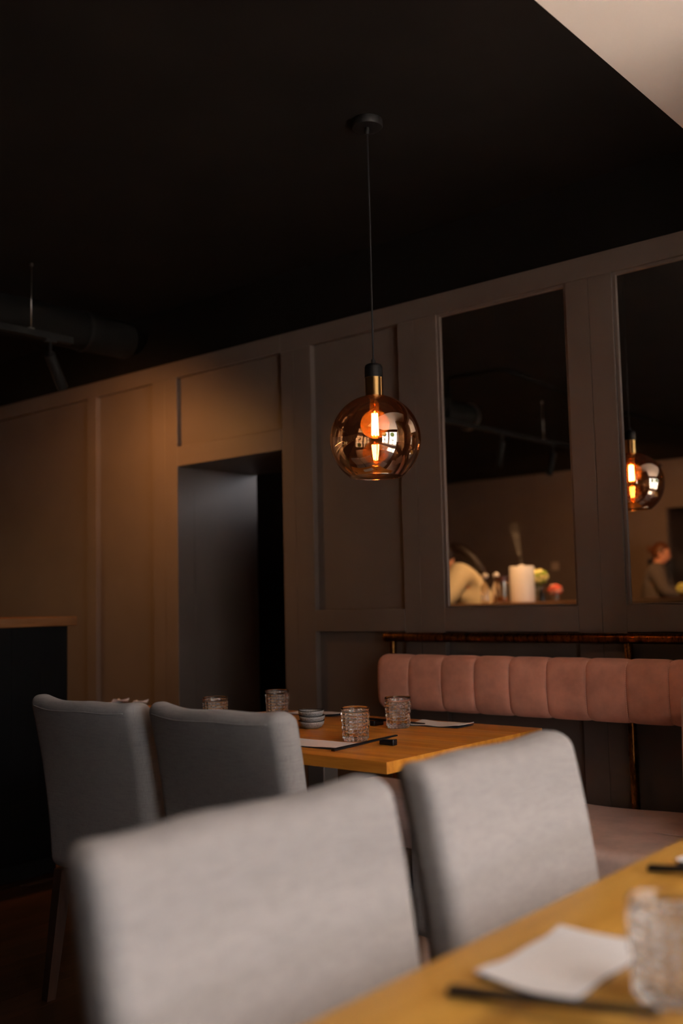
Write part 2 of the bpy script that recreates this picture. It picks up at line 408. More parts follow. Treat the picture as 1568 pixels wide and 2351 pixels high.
def channel_fn(x0, x1, endL, endR):
    def fn(x, y, z):
        u = (x-(x0+x1)/2)/((x1-x0)/2)
        e = abs(u)**7
        if endL and u < 0: e = 0
        if endR and u > 0: e = 0
        k = 1-.045*e
        zz = z*k; yy = y
        if y < 0: yy = y*(1-.14*e)
        f = max(0, 1-(z/.118)**2)
        if y < 0: yy -= .012*f
        return (x, yy, zz)
    return fn
for i in range(len(SX)-1):
    x0, x1 = SX[i], SX[i+1]; eL = i == 0; eR = i == len(SX)-2
    h = ((x1-x0)/2, .048, .1165)
    g = G().rbox(((x0+x1)/2, 0, 0), h, .006, 2, (12, 4, 10))
    V = []
    for (x, y, z) in g.v:
        # round the long edges and the free end into a soft bolster
        R = .042
        qz = max(-(.1165-R), min(.1165-R, z)); qy = max(-(.048-R), min(.048-R, y))
        qx = x
        if eL: qx = max(x, x0+R)
        if eR: qx = min(x, x1-R)
        d = Vector((x-qx, y-qy, z-qz))
        if d.length > R: d = d.normalized()*R
        p = (qx+d.x, qy+d.y, qz+d.z)
        V.append(channel_fn(x0, x1, eL, eR)(*p))
    g.v = V; ch = g.obj('channel', VELVET, bk, True)
    if i < len(SX)-2:
        sg = G()
        def seam(z0):
            y0 = -.048 if abs(z0) <= .0745 else -(.006+math.sqrt(max(0, .042**2-(abs(z0)-.0745)**2)))
            return Vector((x1, y0*.86-.012*max(0, 1-(z0/.118)**2)-.0006, z0*.955))
        for q in range(30):
            z0 = -.112+.224*q/30
            sg.tube([seam(z0), seam(z0+.224/30*.62)], .0013, 6)
        sg.obj('stitching', THREAD, bk)
def seat_fn(x, y, z):
    if z > .40: z += .006*math.sin(x*9+y*4)*math.sin(y*11+1)-.004*(abs((y-3.24)/.34)**4)
    return (x, y, z)
sc_ = G().rbox((-1.91, 3.2215, .375), (.925, .3215, .062), .03, 4, (40, 16, 1), seat_fn).obj('seat_cushion', SEATVELVET, bq, True)
G().tube([(-2.80+.05*k, 3.19+.002*math.sin(k*.8), .4375+.0015*math.sin(k*1.3)) for k in range(36)], .0022, 6).obj('piping', SEATVELVET, sc_, True)
bs_ = G().box(-2.80, -1.02, 2.97, 3.53, .09, .315).obj('base', GREYFAB, bq)
for x in (-2.74, -1.9, -1.08):
    for y in (3.0, 3.5): G().box(x-.025, x+.025, y-.025, y+.025, 0, .09).obj('leg', BLACKMETAL, bs_)
for o in (sc_, bs_): o.location = (1.87, -3.25, 0)
def cushion_fn(x, y, z):
    e = max(abs(x)/.2, abs(z)/.2)
    return (x, y*(1-.75*e**3), z)
cu = G().rbox((0, 0, 0), (.2, .075, .2), .03, 3, (12, 2, 12), cushion_fn).obj('throw_cushion', SEATVELVET, None, True)
cu.location = (-1.160, 3.25, .702); cu.scale = (1.12, 1.12, 1.12); cu.rotation_euler = (math.radians(-16), math.radians(-15), math.radians(-24))
tag(cu, 'pale pink cushion at the right edge leaning on the banquette', 'cushion')

# ------------------------------------------------------------------ tables
def table(label, x0, x1, y0, y1, along, ztop=.75, th=.034, n=6, M=OAK):
    cx, cy = (x0+x1)/2, (y0+y1)/2
    t = thing('dining_table', label, 'table', (cx, cy, 0), group='oak dining tables')
    a, b = (x1-x0)/2, (y1-y0)/2
    for k in range(n):
        if along == 'x':
            lo, hi = -b+2*b*k/n, -b+2*b*(k+1)/n; c = (0, (lo+hi)/2, 0); h = (a, (hi-lo)/2-.0001, th/2)
        else:
            lo, hi = -a+2*a*k/n, -a+2*a*(k+1)/n; c = ((lo+hi)/2, 0, 0); h = ((hi-lo)/2-.0001, b, th/2)
        o = G().rbox((0, 0, 0), h, .0011, 2).obj('board', M, t, True, 30); o.location = (c[0], c[1], ztop-th/2)
    G().rbox((0, 0, (ztop-th)/2), (.038, .038, (ztop-th)/2-.006), .004, 1).obj('pedestal', LEGPAINT, t)
    G().rbox((0, 0, .010), (min(.30, a*.5), min(.30, b*.6), .010), .004, 1).obj('base_plate', LEGPAINT, t)
    for q in (0, 1):
        G().box(*((-a*.6, a*.6, -.03, .03) if q else (-.03, .03, -b*.7, b*.7)), ztop-th-.008, ztop-th).obj('top_bracket', BLACKMETAL, t)
    return t
table('honey oak table under the pendant lamp, set with four glasses', -3.04, -1.785, 2.276, 3.15, 'x', M=OAK)
table('honey oak table in the near foreground at bottom right', -.772, .06, .62, 1.96, 'y', M=OAK_Y)
table('small oak side table far left, mostly hidden behind the leftmost chair', -3.95, -3.45, 2.70, 2.985, 'x', n=3, M=OAK)

# ------------------------------------------------------------------ chairs
def chair(label, loc, rz, sc=(1, 1, 1)):
    """faces +y; origin on the floor below the middle of the back"""
    t = thing('dining_chair', label, 'chair', loc, rz, group='grey upholstered dining chairs'); t.scale = sc
    def back(x, y, z):
        k = (z-.40)/.54
        yy = y-.095*k*k*.6-.045*k + .030*(x/.26)**2*k          # reclined, gently wrapped
        zz = z - .012*(1-abs(x)/.26)*max(0, k)**6 + .004*math.sin(x*21+1)*max(0, k)**4
        return (x*(1-.035*(1-k)), yy, zz)
    b = G().rbox((0, 0, .67), (.262, .044, .272), .036, 4, (14, 2, 14), back).obj('backrest', GREYFAB, t, True)
    sp = G()
    pts = []
    for q in range(41):
        x = -.225+.45*q/40; k = 1-.012
        y = -.047; z = .912
        p = back(x, y, z); pts.append((p[0], p[1]+.003, p[2]))
    sp.tube(pts, .0016, 5).obj('seam', GREYFAB, b, True)
    G().rbox((0, .262, .432), (.252, .235, .055), .03, 4, (6, 6, 2), lambda x, y, z: (x, y, z+(.008*(1-(x/.25)**2) if z > .44 else 0))).obj('seat', GREYFAB, t, True)
    for sx in (-1, 1):
        for (y, y2) in ((-.005, -.055), (.45, .455)):
            v = []
            for (w, z, yy, xo) in ((.021, .39, y, .222), (.015, 0, y2, .228)):
                v += [(sx*xo-w, yy-w, z), (sx*xo+w, yy-w, z), (sx*xo+w, yy+w, z), (sx*xo-w, yy+w, z)]
            mesh('leg', v, [(0, 1, 2, 3), (7, 6, 5, 4), (0, 4, 5, 1), (1, 5, 6, 2), (2, 6, 7, 3), (3, 7, 4, 0)], LEGWOOD, t)
    return t
chair('grey fabric chair at far left beside the black bar', (-2.585, 1.925, 0), 0, (1, 1, .988))
chair('grey fabric chair in shadow, backed to camera, in front of the stacked bowls', (-2.035, 1.945, 0), 0, (1, 1, .988))
chair('largest grey fabric chair in the near foreground, bottom left', (-.95, .995, 0), -PI/2, (1.09, 1, .985))
chair('pale grey fabric chair at the foreground table, nearest the pink banquette', (-.97, 1.645, 0), -PI/2, (.98, 1, .985))
sl = thing('stool', 'grey fabric stool glimpsed between the two foreground chairs', 'stool', (-1.605, 2.50, 0))
G().rbox((0, 0, .44), (.165, .165, .18), .04, 4, (4, 4, 2)).obj('seat', GREYFAB, sl, True)
for sx in (-1, 1):
    for sy in (-1, 1): G().tube([(sx*.13, sy*.13, .27), (sx*.15, sy*.15, 0)], [.024, .017], 12).obj('leg', PALEWOOD, sl, True, 40)

# ------------------------------------------------------------------ cut crystal tumblers
def tumbler_mesh():
    NC, NRW, su, sv = 18, 8, 8, 8
    nU, nV = NC*su, NRW*sv
    Hh, r0, r1 = .108, .041, .0465
    V = []; Fc = []
    z0, z1 = .006, .094
    for j in range(nV+1):
        t = j/nV; z = z0+(z1-z0)*t; rb = r0+(r1-r0)*(z/Hh)
        for i in range(nU):
            a = 2*PI*i/nU
            ci, cj = i//su, min(NRW-1, j//sv)
            u = ((i % su)+.0)/su*2-1; v = (t*NRW-cj)*2-1
            A, B = (u, v) if (ci+cj) % 2 else (v, u)
            off = .0050*(1-abs(B)**2)*(1-abs(A)**6)
            if j in (0, nV): off = 0
            rr = rb-.0028+off
            V.append((rr*math.cos(a), rr*math.sin(a), z))
    for j in range(nV):
        for i in range(nU):
            i2 = (i+1) % nU; Fc.append((j*nU+i, j*nU+i2, (j+1)*nU+i2, (j+1)*nU+i))
    def ring(r, z):
        s = len(V)
        for i in range(nU): V.append((r*math.cos(2*PI*i/nU), r*math.sin(2*PI*i/nU), z))
        return s
    def join(a, b):
        for i in range(nU):
            i2 = (i+1) % nU; Fc.append((a+i, a+i2, b+i2, b+i))
    prev = nV*nU
    for (r, z) in ((.0462, .100), (.0465, .1065), (.0455, .108), (.0445, .1065), (.0425, .09), (.0405, .05), (.0378, .022), (.034, .0165), (.018, .0145)):
        s = ring(r, z); join(prev, s); prev = s
    Fc.append(tuple(prev+i for i in range(nU)))
    prev = 0
    for (r, z) in ((.0385, .0015), (.0365, 0), (.033, 0.0), (.03, .002)):
        s = ring(r, z); join(s, prev); prev = s
    Fc.append(tuple(reversed([prev+i for i in range(nU)])))
    return V, Fc
TV, TF = tumbler_mesh()
TG = mesh('tumbler', TV, TF, CRYSTAL, None, True, 50)
GL = [((-2.14, 2.57, .75), 'basket-cut crystal tumbler beside the front chopsticks on the middle table'),
      ((-2.225, 2.91, .75), 'basket-cut crystal tumbler nearest the pink backrest'),
      ((-2.84, 2.60, .75), 'basket-cut crystal tumbler half hidden, leftmost on the middle table'),
      ((-2.83, 2.92, .75), 'basket-cut crystal tumbler standing in front of the dark doorway edge'),
      ((-.487, 1.128, .75), 'large blurred crystal tumbler on the foreground table at right edge')]
for k, (l, lab) in enumerate(GL):
    o = TG if k == 0 else TG.copy()
    if k: COL.objects.link(o)
    o.location = l; o.rotation_euler = (0, 0, k*.7); tag(o, lab, 'glass', 'cut crystal tumblers')

# ------------------------------------------------------------------ napkins, chopsticks, bowls
def napkin(label, c, w, d, rz, z=.75, lift=.006):
    t = thing('napkin', label, 'napkin', (c[0], c[1], z), rz, group='folded napkins')
    def sheet(zb, th, lf, sh=1.0):
        n, k = 16, 8; V = []; Fc = []
        for s in (0, 1):
            for i in range(n+1):
                for j in range(k+1):
                    u, v = i/n*2-1, j/k*2-1
                    zz = zb+lf*(max(0, u)**2*.6+.35*max(0, -u)*max(0, v)+.25*math.sin(u*3+v)**2)
                    V.append((u*w/2*sh, v*d/2*sh, zz+th*s))
        m_ = (n+1)*(k+1)
        for i in range(n):
            for j in range(k):
                q = (i*(k+1)+j, (i+1)*(k+1)+j, (i+1)*(k+1)+j+1, i*(k+1)+j+1)
                Fc.append(tuple(reversed(q))); Fc.append(tuple(x+m_ for x in q))
        for i in range(n):
            for j in (0, k):
                a, b = i*(k+1)+j, (i+1)*(k+1)+j; Fc.append((a, b, b+m_, a+m_))
        for j in range(k):
            for i in (0, n):
                a, b = i*(k+1)+j, i*(k+1)+j+1; Fc.append((a, b, b+m_, a+m_))
        return V, Fc
    mesh('lining', *sheet(.0003, .0022, lift*.25, .985), CHARCOAL, t, True, 40)
    mesh('cover', *sheet(.0032, .0016, lift), NAPKIN, t, True, 40)
    return t
napkin('folded white napkin beside the grey chair on the middle table front', (-2.235, 2.43), .36, .12, 0)
napkin('folded white napkin on the middle table below the pink backrest', (-2.135, 3.035), .22, .11, math.radians(3), lift=.010)
napkin('folded white napkin behind the stacked bowls', (-2.77, 3.085), .24, .10, 0, lift=.012)
napkin('large blurred white napkin on the foreground table', (-.632, 1.147), .205, .125, PI/2, lift=.012)
napkin('white napkin at the right edge behind the foreground tumbler', (-.645, 1.775), .205, .125, PI/2, lift=.012)
napkin('small white napkin on the far left table', (-3.86, 2.92), .08, .09, 0, lift=.035)
napkin('small white napkin on the far left table, right of its neighbour', (-3.72, 2.92), .08, .09, .1, lift=.035)

def chopsticks(label, a, b, rest=None, gap=.009, group='black chopsticks', r=(.0042, .0024)):
    a, b = Vector(a), Vector(b); c = (a+b)/2
    t = thing('chopsticks', label, 'chopsticks', (c.x, c.y, .75), group=group)
    d = (b-a).normalized(); nrm = Vector((-d.y, d.x, 0)).normalized()
    o = Vector((c.x, c.y, .75))
    for s in (-1, 1):
        p, q = a+nrm*gap*s*.5-o, b+nrm*gap*s*.35-o
        G().tube([p, p.lerp(q, .5), q], [r[0], (r[0]+r[1])/2, r[1]], 10).obj('stick', BLACKLACQ, t, True, 40)
def rest(label, c, rz):
    t = G().rbox((0, 0, .010), (.028, .011, .010), .003, 2, (6, 1, 1), lambda x, y, z: (x, y, z-(.004*(1-(x/.028)**2) if z > .01 else 0))).obj('chopstick_rest', BLACKLACQ, None, True, 40)
    t.location = (c[0], c[1], .75); t.rotation_euler = (0, 0, rz); tag(t, label, 'chopstick rest', 'black chopstick rests')
chopsticks('black chopsticks in front of the crystal tumbler on the middle table', (-2.035, 2.335, .757), (-1.985, 2.585, .776))
rest('black chopstick rest near the front corner of the middle table', (-1.99, 2.548), math.radians(0))
chopsticks('black chopsticks behind the tumbler nearest the backrest', (-2.40, 2.90, .776), (-2.17, 2.995, .758))
rest('black chopstick rest between the two right-hand tumblers on the middle table', (-2.335, 2.925), math.radians(90))
chopsticks('thick blurred black chopsticks in the foreground, beside the large napkin', (-.692, .988, .757), (-.46, 1.028, .772), r=(.005, .0035))
chopsticks('blurred black chopsticks at the right edge above the foreground tumbler', (-.728, 1.612, .757), (-.50, 1.65, .772), r=(.005, .0035))

BOWL = mat('speckled_grey_glaze', (.34, .34, .33), .3)
nb = noise(BOWL, coords(BOWL, (1, 1, 1)), 260, 3, .7); link(BOWL, ramp(BOWL, nb, [(.32, (.12, .12, .12)), (.5, (.36, .365, .355)), (.7, (.44, .44, .43))]), 'Base Color')
BOWLRIM = mat('dark_bare_rim', (.03, .026, .022), .6)
for k in range(3):
    t = thing('bowl', ['bottom bowl of the grey speckled stack', 'middle bowl of the grey speckled stack', 'top bowl of the grey speckled stack'][k], 'bowl', (-2.492+.003*(k % 2), 2.745, .75+.0185*k), k*.9, 'stacked sauce bowls')
    g = G().lathe([(0, 0), (.026, 0), (.038, .006), (.0455, .017), (.047, .026), (.0435, .026), (.042, .018), (.034, .009), (.0, .006)], n=40)
    g.v = [(x*(1+.02*math.sin(3*math.atan2(y, x)+k)), y, z+(.0012*math.sin(2*math.atan2(y, x)+k*2) if z > .02 else 0)) for x, y, z in g.v]
    b = g.obj('bowl_body', BOWL, t, True)
    g = G().lathe([(.0472, .0255), (.0472, .0275), (.043, .0275), (.043, .0255)], n=40, closed=True)
    g.v = [(x*(1+.02*math.sin(3*math.atan2(y, x)+k)), y, z+.0012*math.sin(2*math.atan2(y, x)+k*2)) for x, y, z in g.v]
    g.obj('rim', BOWLRIM, t, True)

# ------------------------------------------------------------------ pendant lamp
PX, PYY = -2.0735, 2.6286
pd = thing('pendant_lamp', 'amber mirrored glass globe pendant lamp hanging over the middle table', 'lamp', (PX, PYY, -.0288)); pd.scale = (1.024, 1.024, 1.024)
cn = G().lathe([(0, 2.8), (.052, 2.8), (.052, 2.778), (.049, 2.774), (0, 2.774)], n=40).obj('canopy', BLACKMETAL, pd, True, 40)
G().lathe([(0, 2.774), (.009, 2.774), (.009, 2.758), (.006, 2.752), (0, 2.752)], n=16).obj('cord_grip', BLACKMETAL, cn, True, 40)
G().tube([(0, 0, 2.755), (.0005, 0, 2.4), (0, 0, 1.985)], .0030, 8).obj('cord', CORDM, pd, True)
cp = G().lathe([(0, 1.972), (.018, 1.972), (.026, 1.968), (.0295, 1.960), (.0298, 1.926), (0, 1.926)], n=40).obj('socket_cap', BLACKMETAL, pd, True, 40)
G().lathe([(0, 1.987), (.0065, 1.987), (.0075, 1.984), (.0075, 1.972), (0, 1.972)], n=20).obj('strain_relief', BLACKMETAL, cp, True, 40)
G().lathe([(0, 1.926), (.0290, 1.926), (.0290, 1.862), (0, 1.862)], n=48).obj('brass_sleeve', BRASS, pd, True, 40)
GC, GR = 1.721, .148
prof = []
a0, a1 = math.asin(.029/GR), PI-math.asin(.086/GR)
for k in range(57):
    a = a0+(a1-a0)*k/56; prof.append((GR*math.sin(a), GC+GR*math.cos(a)))
inner = [(r*(1-.0022/GR), GC+(z-GC)*(1-.0022/GR)) for r, z in reversed(prof)]
G().lathe(prof+inner, n=96, closed=True).obj('globe_shade', AMBER, pd, True, 50)
G().lathe([(.086+.0011*math.cos(q*PI/4), prof[-1][1]+.0011*math.sin(q*PI/4)) for q in range(8)], n=64, closed=True).obj('bottom_rim', AMBER, pd, True)
bz, br = 1.772, .047
bp = [(0, bz-br)]+[(br*math.sin(PI-(PI-.33)*k/24), bz+br*math.cos(PI-(PI-.33)*k/24)) for k in range(1, 25)]+[(.0165, bz+br+.012), (.0165, bz+br+.022), (0, bz+br+.022)]
bulb = G().lathe(bp, n=48).obj('bulb', BULBGLASS, pd, True, 60)
G().lathe([(0, 1.862), (.0135, 1.862), (.0135, 1.841), (0, 1.841)], n=20).obj('bulb_screw', BRASS, pd, True, 40)
fg = G()
for q in range(6):
    a = 2*PI*q/6; fg.tube([(.0105*math.cos(a), .0105*math.sin(a), bz-.036), (.0085*math.cos(a), .0085*math.sin(a), bz+.036)], .0024, 6)
fg.obj('filament', FILAMENT, bulb, True)
G().tube([(0, 0, bz+.038), (0, 0, bz+br+.02)], .003, 8).obj('filament_stem', BRASS, bulb, True)

# ------------------------------------------------------------------ bar counter
BX, BE = -4.05, 2.84
bar = thing('bar_counter', 'black bar counter with a wooden top at the left edge', 'bar', (-4.36, -.58, 0))
G().box(-.27, .27, -3.4, 3.385, .08, 1.118).obj('carcass', BARBLACK, bar)
pn = G().rbox((0, 0, .6), (.009, .0722, .518), .0006, 1).obj('front_plank', BARBLACK, bar); pn.location = (.282, 3.31, 0)
for k in range(1, 47):
    o = pn.copy(); COL.objects.link(o); o.location = (.282, 3.31-.145*k, 0)
G().box(-.25, .25, -3.38, 3.35, 0, .08).obj('plinth', BLACKMETAL, bar)
G().rbox((.0, 0, 1.139), (.315, 3.42, .021), .004, 2).obj('bar_top', BARWOOD, bar, True, 30)

# things on the bar (seen in the mirror)
BT = 1.16
hm = thing('humidifier', 'tall white cylindrical humidifier steaming on the bar', 'humidifier', (-4.35, -.2, BT))
G().lathe([(0, 0), (.094, 0), (.1, .006), (.103, .29), (.099, .3), (.03, .302), (0, .300)], n=48).obj('tank', WHITEPLASTIC, hm, True, 40)
G().lathe([(.016, .300), (.022, .300), (.02, .312), (.016, .312)], n=24, closed=True).obj('nozzle', WHITEPLASTIC, hm, True, 40)
STEAM = bpy.data.materials.new('steam'); STEAM.use_nodes = True; tt = STEAM.node_tree; tt.nodes.clear()
so = tt.nodes.new('ShaderNodeOutputMaterial'); sv = tt.nodes.new('ShaderNodeVolumePrincipled'); sv.inputs['Color'].default_value = (.95, .92, .88, 1)
def tm(op, *ins):
    n = tt.nodes.new('ShaderNodeMath'); n.operation = op
    for i, v in enumerate(ins):
        if isinstance(v, (int, float)): n.inputs[i].default_value = v
        else: tt.links.new(v, n.inputs[i])
    return n.outputs[0]
tc = tt.nodes.new('ShaderNodeTexCoord'); sx = tt.nodes.new('ShaderNodeSeparateXYZ'); tt.links.new(tc.outputs['Object'], sx.inputs[0])
sn = tt.nodes.new('ShaderNodeTexNoise'); sn.inputs['Scale'].default_value = 14; sn.inputs['Detail'].default_value = 3; tt.links.new(tc.outputs['Object'], sn.inputs['Vector'])
zz = tm('SUBTRACT', sx.outputs[2], .313); yy = tm('SUBTRACT', sx.outputs[1], tm('MULTIPLY', zz, .33))
rr = tm('DIVIDE', tm('SQRT', tm('ADD', tm('POWER', tm('ABSOLUTE', sx.outputs[0]), 2.0), tm('POWER', tm('ABSOLUTE', yy), 2.0))), tm('ADD', tm('MULTIPLY', zz, .13), .016))
fall = tm('MULTIPLY', tm('MAXIMUM', tm('SUBTRACT', 1.0, rr), 0.0), tm('MAXIMUM', tm('SUBTRACT', 1.0, tm('DIVIDE', zz, .36)), 0.0))
dens = tm('MULTIPLY', fall, tm('MULTIPLY', tm('MAXIMUM', tm('SUBTRACT', sn.outputs[0], .36), 0.0), 30.0))
tt.links.new(dens, sv.inputs['Density']); tt.links.new(sv.outputs[0], so.inputs['Volume'])
sp = G().tube([(0, 0, .313), (.0, .0155, .36), (.0, .045, .45), (0, .078, .55), (0, .115, .66)], [.018, .026, .040, .054, .07], 14).obj('steam_plume', STEAM, hm, True); sp['kind'] = 'stuff'

def jar(name, label, cat, loc, prof, M, extra=()):
    t = thing(name, label, cat, loc, group='things on the bar top')
    G().lathe(prof, n=28).obj('vessel', M, t, True, 40)
    for (nm, p, MM) in extra: G().lathe(p, n=24).obj(nm, MM, t, True, 40)
    return t
CLEAR = thin_glass('clear_thin_glass', (.80, .74, .66), .10)
DRINK = mat('amber_drink', (.65, .26, .05), .2)
CREAM = mat('cream_lid', (.85, .76, .60), .4)
BROWN = mat('brown_spout', (.12, .04, .02), .4)
jar('bottle', 'slim glass bottle with a cream stopper left of the humidifier', 'bottle', (-4.40, .30, BT),
    [(0, 0), (.034, 0), (.036, .01), (.036, .13), (.014, .17), (.014, .2), (0, .2)], CLEAR, [('stopper', [(0, .2), (.016, .2), (.03, .215), (.028, .235), (0, .24)], CREAM)])
jar('carafe', 'glass carafe with a little amber drink beside the humidifier', 'carafe', (-4.34, .14, BT),
    [(.0, 0), (.045, 0), (.048, .01), (.056, .18), (.053, .18), (.045, .012), (0, .01)], CLEAR, [('drink', [(0, .012), (.043, .012), (.0455, .05), (0, .05)], DRINK), ('rim_spout', [(.053, .17), (.06, .17), (.062, .215), (.056, .215)], BROWN)])
jar('bottle', 'cream bottle half hidden behind the humidifier', 'bottle', (-4.44, .06, BT),
    [(0, 0), (.04, 0), (.042, .02), (.036, .12), (.012, .19), (.012, .2), (0, .2)], CREAM, [('stopper', [(0, .2), (.02, .2), (.026, .225), (.018, .245), (0, .25)], WHITEPLASTIC)])
jar('bottle', 'short dark bottle right of the humidifier', 'bottle', (-4.30, -.43, BT), [(0, 0), (.026, 0), (.027, .07), (.012, .095), (.012, .115), (0, .115)], BLACKLACQ)
PETALY = mat('pale_yellow_petals', (.85, .78, .30), .6); LEAFG = mat('lime_leaf', (.38, .50, .06), .6); STEMG = mat('green_stem', (.16, .26, .06), .6)
PETALR = mat('coral_petals', (.80, .16, .09), .5); PETALP = mat('pink_petals', (.9, .42, .3), .5)
def bouquet(label, loc, r, zc, cols, vase, n=26):
    t = thing('flower_vase', label, 'flowers', loc, group='flowers on the bar')
    G().lathe([(0, 0), (.04, 0), (.042, .008), (.046, vase), (.043, vase), (.039, .01), (0, .009)], n=28).obj('vase', CLEAR, t, True, 40)
    for k in range(n):
        a = k*2.399; h = 1-2*(k+.5)/n; q = math.sqrt(1-h*h)
        c = (r*q*math.cos(a), r*q*math.sin(a), zc+r*.85*h)
        g = G()
        for p in range(5):
            b = a+p*2*PI/5; g.ball((c[0]+.011*math.cos(b), c[1]+.011*math.sin(b), c[2]+.004*(p % 2)), (.014, .014, .009), 7, 5)
        g.ball(c, .009, 7, 5)
        g.obj('blossom', cols[k % len(cols)], t, True)
    for k in range(5):
        a = k*1.3; G().tube([(.01*math.cos(a), .01*math.sin(a), .012), (.03*math.cos(a), .03*math.sin(a), zc-r*.5)], .0025, 6).obj('stem', STEMG, t, True)
    return t
bouquet('pale yellow and lime flowers in a glass vase right of the humidifier', (-4.36, -.50, BT), .062, .215, [PETALY, PETALY, LEAFG], .12, 30)
bouquet('coral red flowers in a glass jar on the bar', (-4.32, -.70, BT), .045, .10, [PETALR, PETALP, PETALR], .085, 26)
bouquet('lime flowers at the far end of the bar, mirror right edge', (-4.35, -3.62, BT), .06, .10, [LEAFG, PETALY], .07, 26)

bc = thing('bounce_counter', 'unseen cabinet behind the bar, its pale worktop added to bounce light', 'counter', (-7.95, -.1, 0))  # added out of view; pale worktop throws warm light up to the ceiling
G().box(-.33, .30, -2.4, 2.4, .10, .87).obj('carcass', BARBLACK, bc); G().box(-.30, .26, -2.38, 2.38, 0, .10).obj('plinth', BLACKMETAL, bc)
G().rbox((0, 0, .89), (.335, 2.42, .02), .004, 1).obj('worktop', WHITEPLASTIC, bc)
for k in range(8):
    d_ = G().rbox((.309, -2.1+.6*k, .485), (.009, .292, .375), .003, 1).obj('cabinet_door', BARBLACK, bc)
    G().tube([(.335, -2.1+.6*k-.08, .80), (.335, -2.1+.6*k+.08, .80)], .006, 8).obj('handle', STEEL, d_, True)
bs2 = thing('added_light_shelf', 'unseen wooden shelf behind the bar carrying an added warm light strip', 'shelf', (-8.15, -.1, 1.62))
G().rbox((0, 0, 0), (.15, 2.3, .018), .003, 1).obj('board', BARWOOD, bs2); G().box(.09, .12, -2.2, 2.2, -.026, -.018).obj('light_strip', emit('added_warm_light', (1, .50, .19), 60), bs2)  # shelf and glowing strip added out of view to warm the bar ceiling
for y in (-2.0, 0, 2.0): G().box(-.15, .10, y-.012, y+.012, -.10, -.018).obj('bracket', BLACKMETAL, bs2)

# ------------------------------------------------------------------ ceiling services over the bar
tr = thing('light_track', 'black light track hung on thin rods above the bar', 'light track', (-4.15, 0, 2.50))
G().rbox((0, .1, 0), (.018, 2.78, .017), .003, 1).obj('rail', TRACKBLACK, tr)
for y in (2.655, 1.2, -.3, -1.8):
    r_ = G().tube([(0, y, .016), (0, y, .338)], .0022, 8).obj('hanging_rod', STEEL, tr, True)
    G().lathe([(0, .324), (.008, .324), (.008, .338), (0, .338)], (0, y, 0), 12).obj('ceiling_fixing', STEEL, r_, True, 40)
    G().rbox((0, y, .021), (.008, .014, .005), .002, 1).obj('clamp', STEEL, r_)
def spot(label, y, aim, power, size=1.2, blend=.8, z=2.40, col=(1, .56, .25)):
    """track spotlight: stem, knuckle and a tilted cylinder holding its own lamp"""
    t = thing('track_spotlight', label, 'spotlight', (-4.15, y, 2.483), group='spotlights on the bar track')
    p = Vector((0, 0, -.075)); d = (Vector(aim)-Vector((-4.15, y, z))).normalized()
    G().rbox((0, 0, -.004), (.014, .03, .006), .002, 1).obj('adapter', TRACKBLACK, t)
    G().tube([(0, 0, -.008), (0, 0, -.06)], .007, 10).obj('stem', TRACKBLACK, t, True, 40)
    G().ball((0, 0, -.062), .012, 10, 8).obj('knuckle', TRACKBLACK, t, True)
    q = d.to_track_quat('-Z', 'Y')
    h = G().lathe([(0, .012), (.024, .012), (.027, .008), (.027, -.185), (.0235, -.185), (.0235, -.14), (0, -.14)], n=28).obj('lamp_head', TRACKBLACK, t, True, 40)
    h.location = p; h.rotation_mode = 'QUATERNION'; h.rotation_quaternion = q
    L = bpy.data.lights.new('spot_bulb', 'SPOT'); L.energy = power; L.color = col; L.spot_size = size; L.spot_blend = blend; L.shadow_soft_size = .02
    lo = bpy.data.objects.new('spot_bulb', L); COL.objects.link(lo); lo.parent = t; lo.rotation_mode = 'QUATERNION'
    lo.location = p+d*.19; lo.rotation_quaternion = q
    return t
spot('black track spotlight at the left edge aimed at the panelled wall', 2.76, (-4.6, 3.55, 1.5), 36, 2.95, 1.0, col=(1, .42, .12))
spot('black track spotlight above the bar end, second along the track', 1.55, (-4.4, 1.45, 1.1), 40)
spot('black track spotlight above the person in cream, seen in the mirror', .37, (-4.70, -.05, 1.15), 66, 1.7, .9)
spot('black track spotlight above the flowers, seen in the mirror', -.45, (-4.4, -.30, 1.1), 52, 1.5, .9)
spot('black track spotlight near the far end of the bar', -2.3, (-5.7, -4.7, 1.3), 125, 1.9, 1.0, col=(1, .45, .15))
cd = thing('ceiling_conduit', 'dark cable conduit bending across the black ceiling', 'conduit', (0, 0, 0))
G().tube([(-4.15, 1.1, 2.52), (-4.15, 1.1, 2.803), (-4.12, 1.1, 2.820), (-3.76, 1.06, 2.820), (-3.71, 1.02, 2.820), (-3.80, -.1, 2.820), (-3.95, -3.9, 2.820)], .013, 10).obj('pipe', CHARSTEEL, cd, True)
for y in (.8, .2, -.6, -1.4): G().rbox((-3.71-.088*(1.02-y)*.9, y, 2.826), (.022, .010, .012), .003, 1).obj('pipe_clip', CHARSTEEL, cd)
dt = thing('ventilation_duct', 'round dark ventilation duct under the ceiling behind the light track', 'duct', (-4.52, 0, 2.685))
G().lathe([(0, .26), (.10, .26), (.105, .265), (.105, 3.50), (0, 3.50)], n=36).obj('tube', CHARSTEEL, dt, True, 40).rotation_euler = (-PI/2, 0, 0)
G().lathe([(.100, .252), (.110, .252), (.110, .30), (.100, .30)], n=36, closed=True).obj('collar', STEEL, dt, True, 40).rotation_euler = (-PI/2, 0, 0)
dg = G().lathe([(0, .256), (.098, .256), (.098, .262), (0, .262)], n=36).obj('end_grille', mat('pale_grille', (.35, .32, .28), .5), dt, True, 40); dg.rotation_euler = (-PI/2, 0, 0)
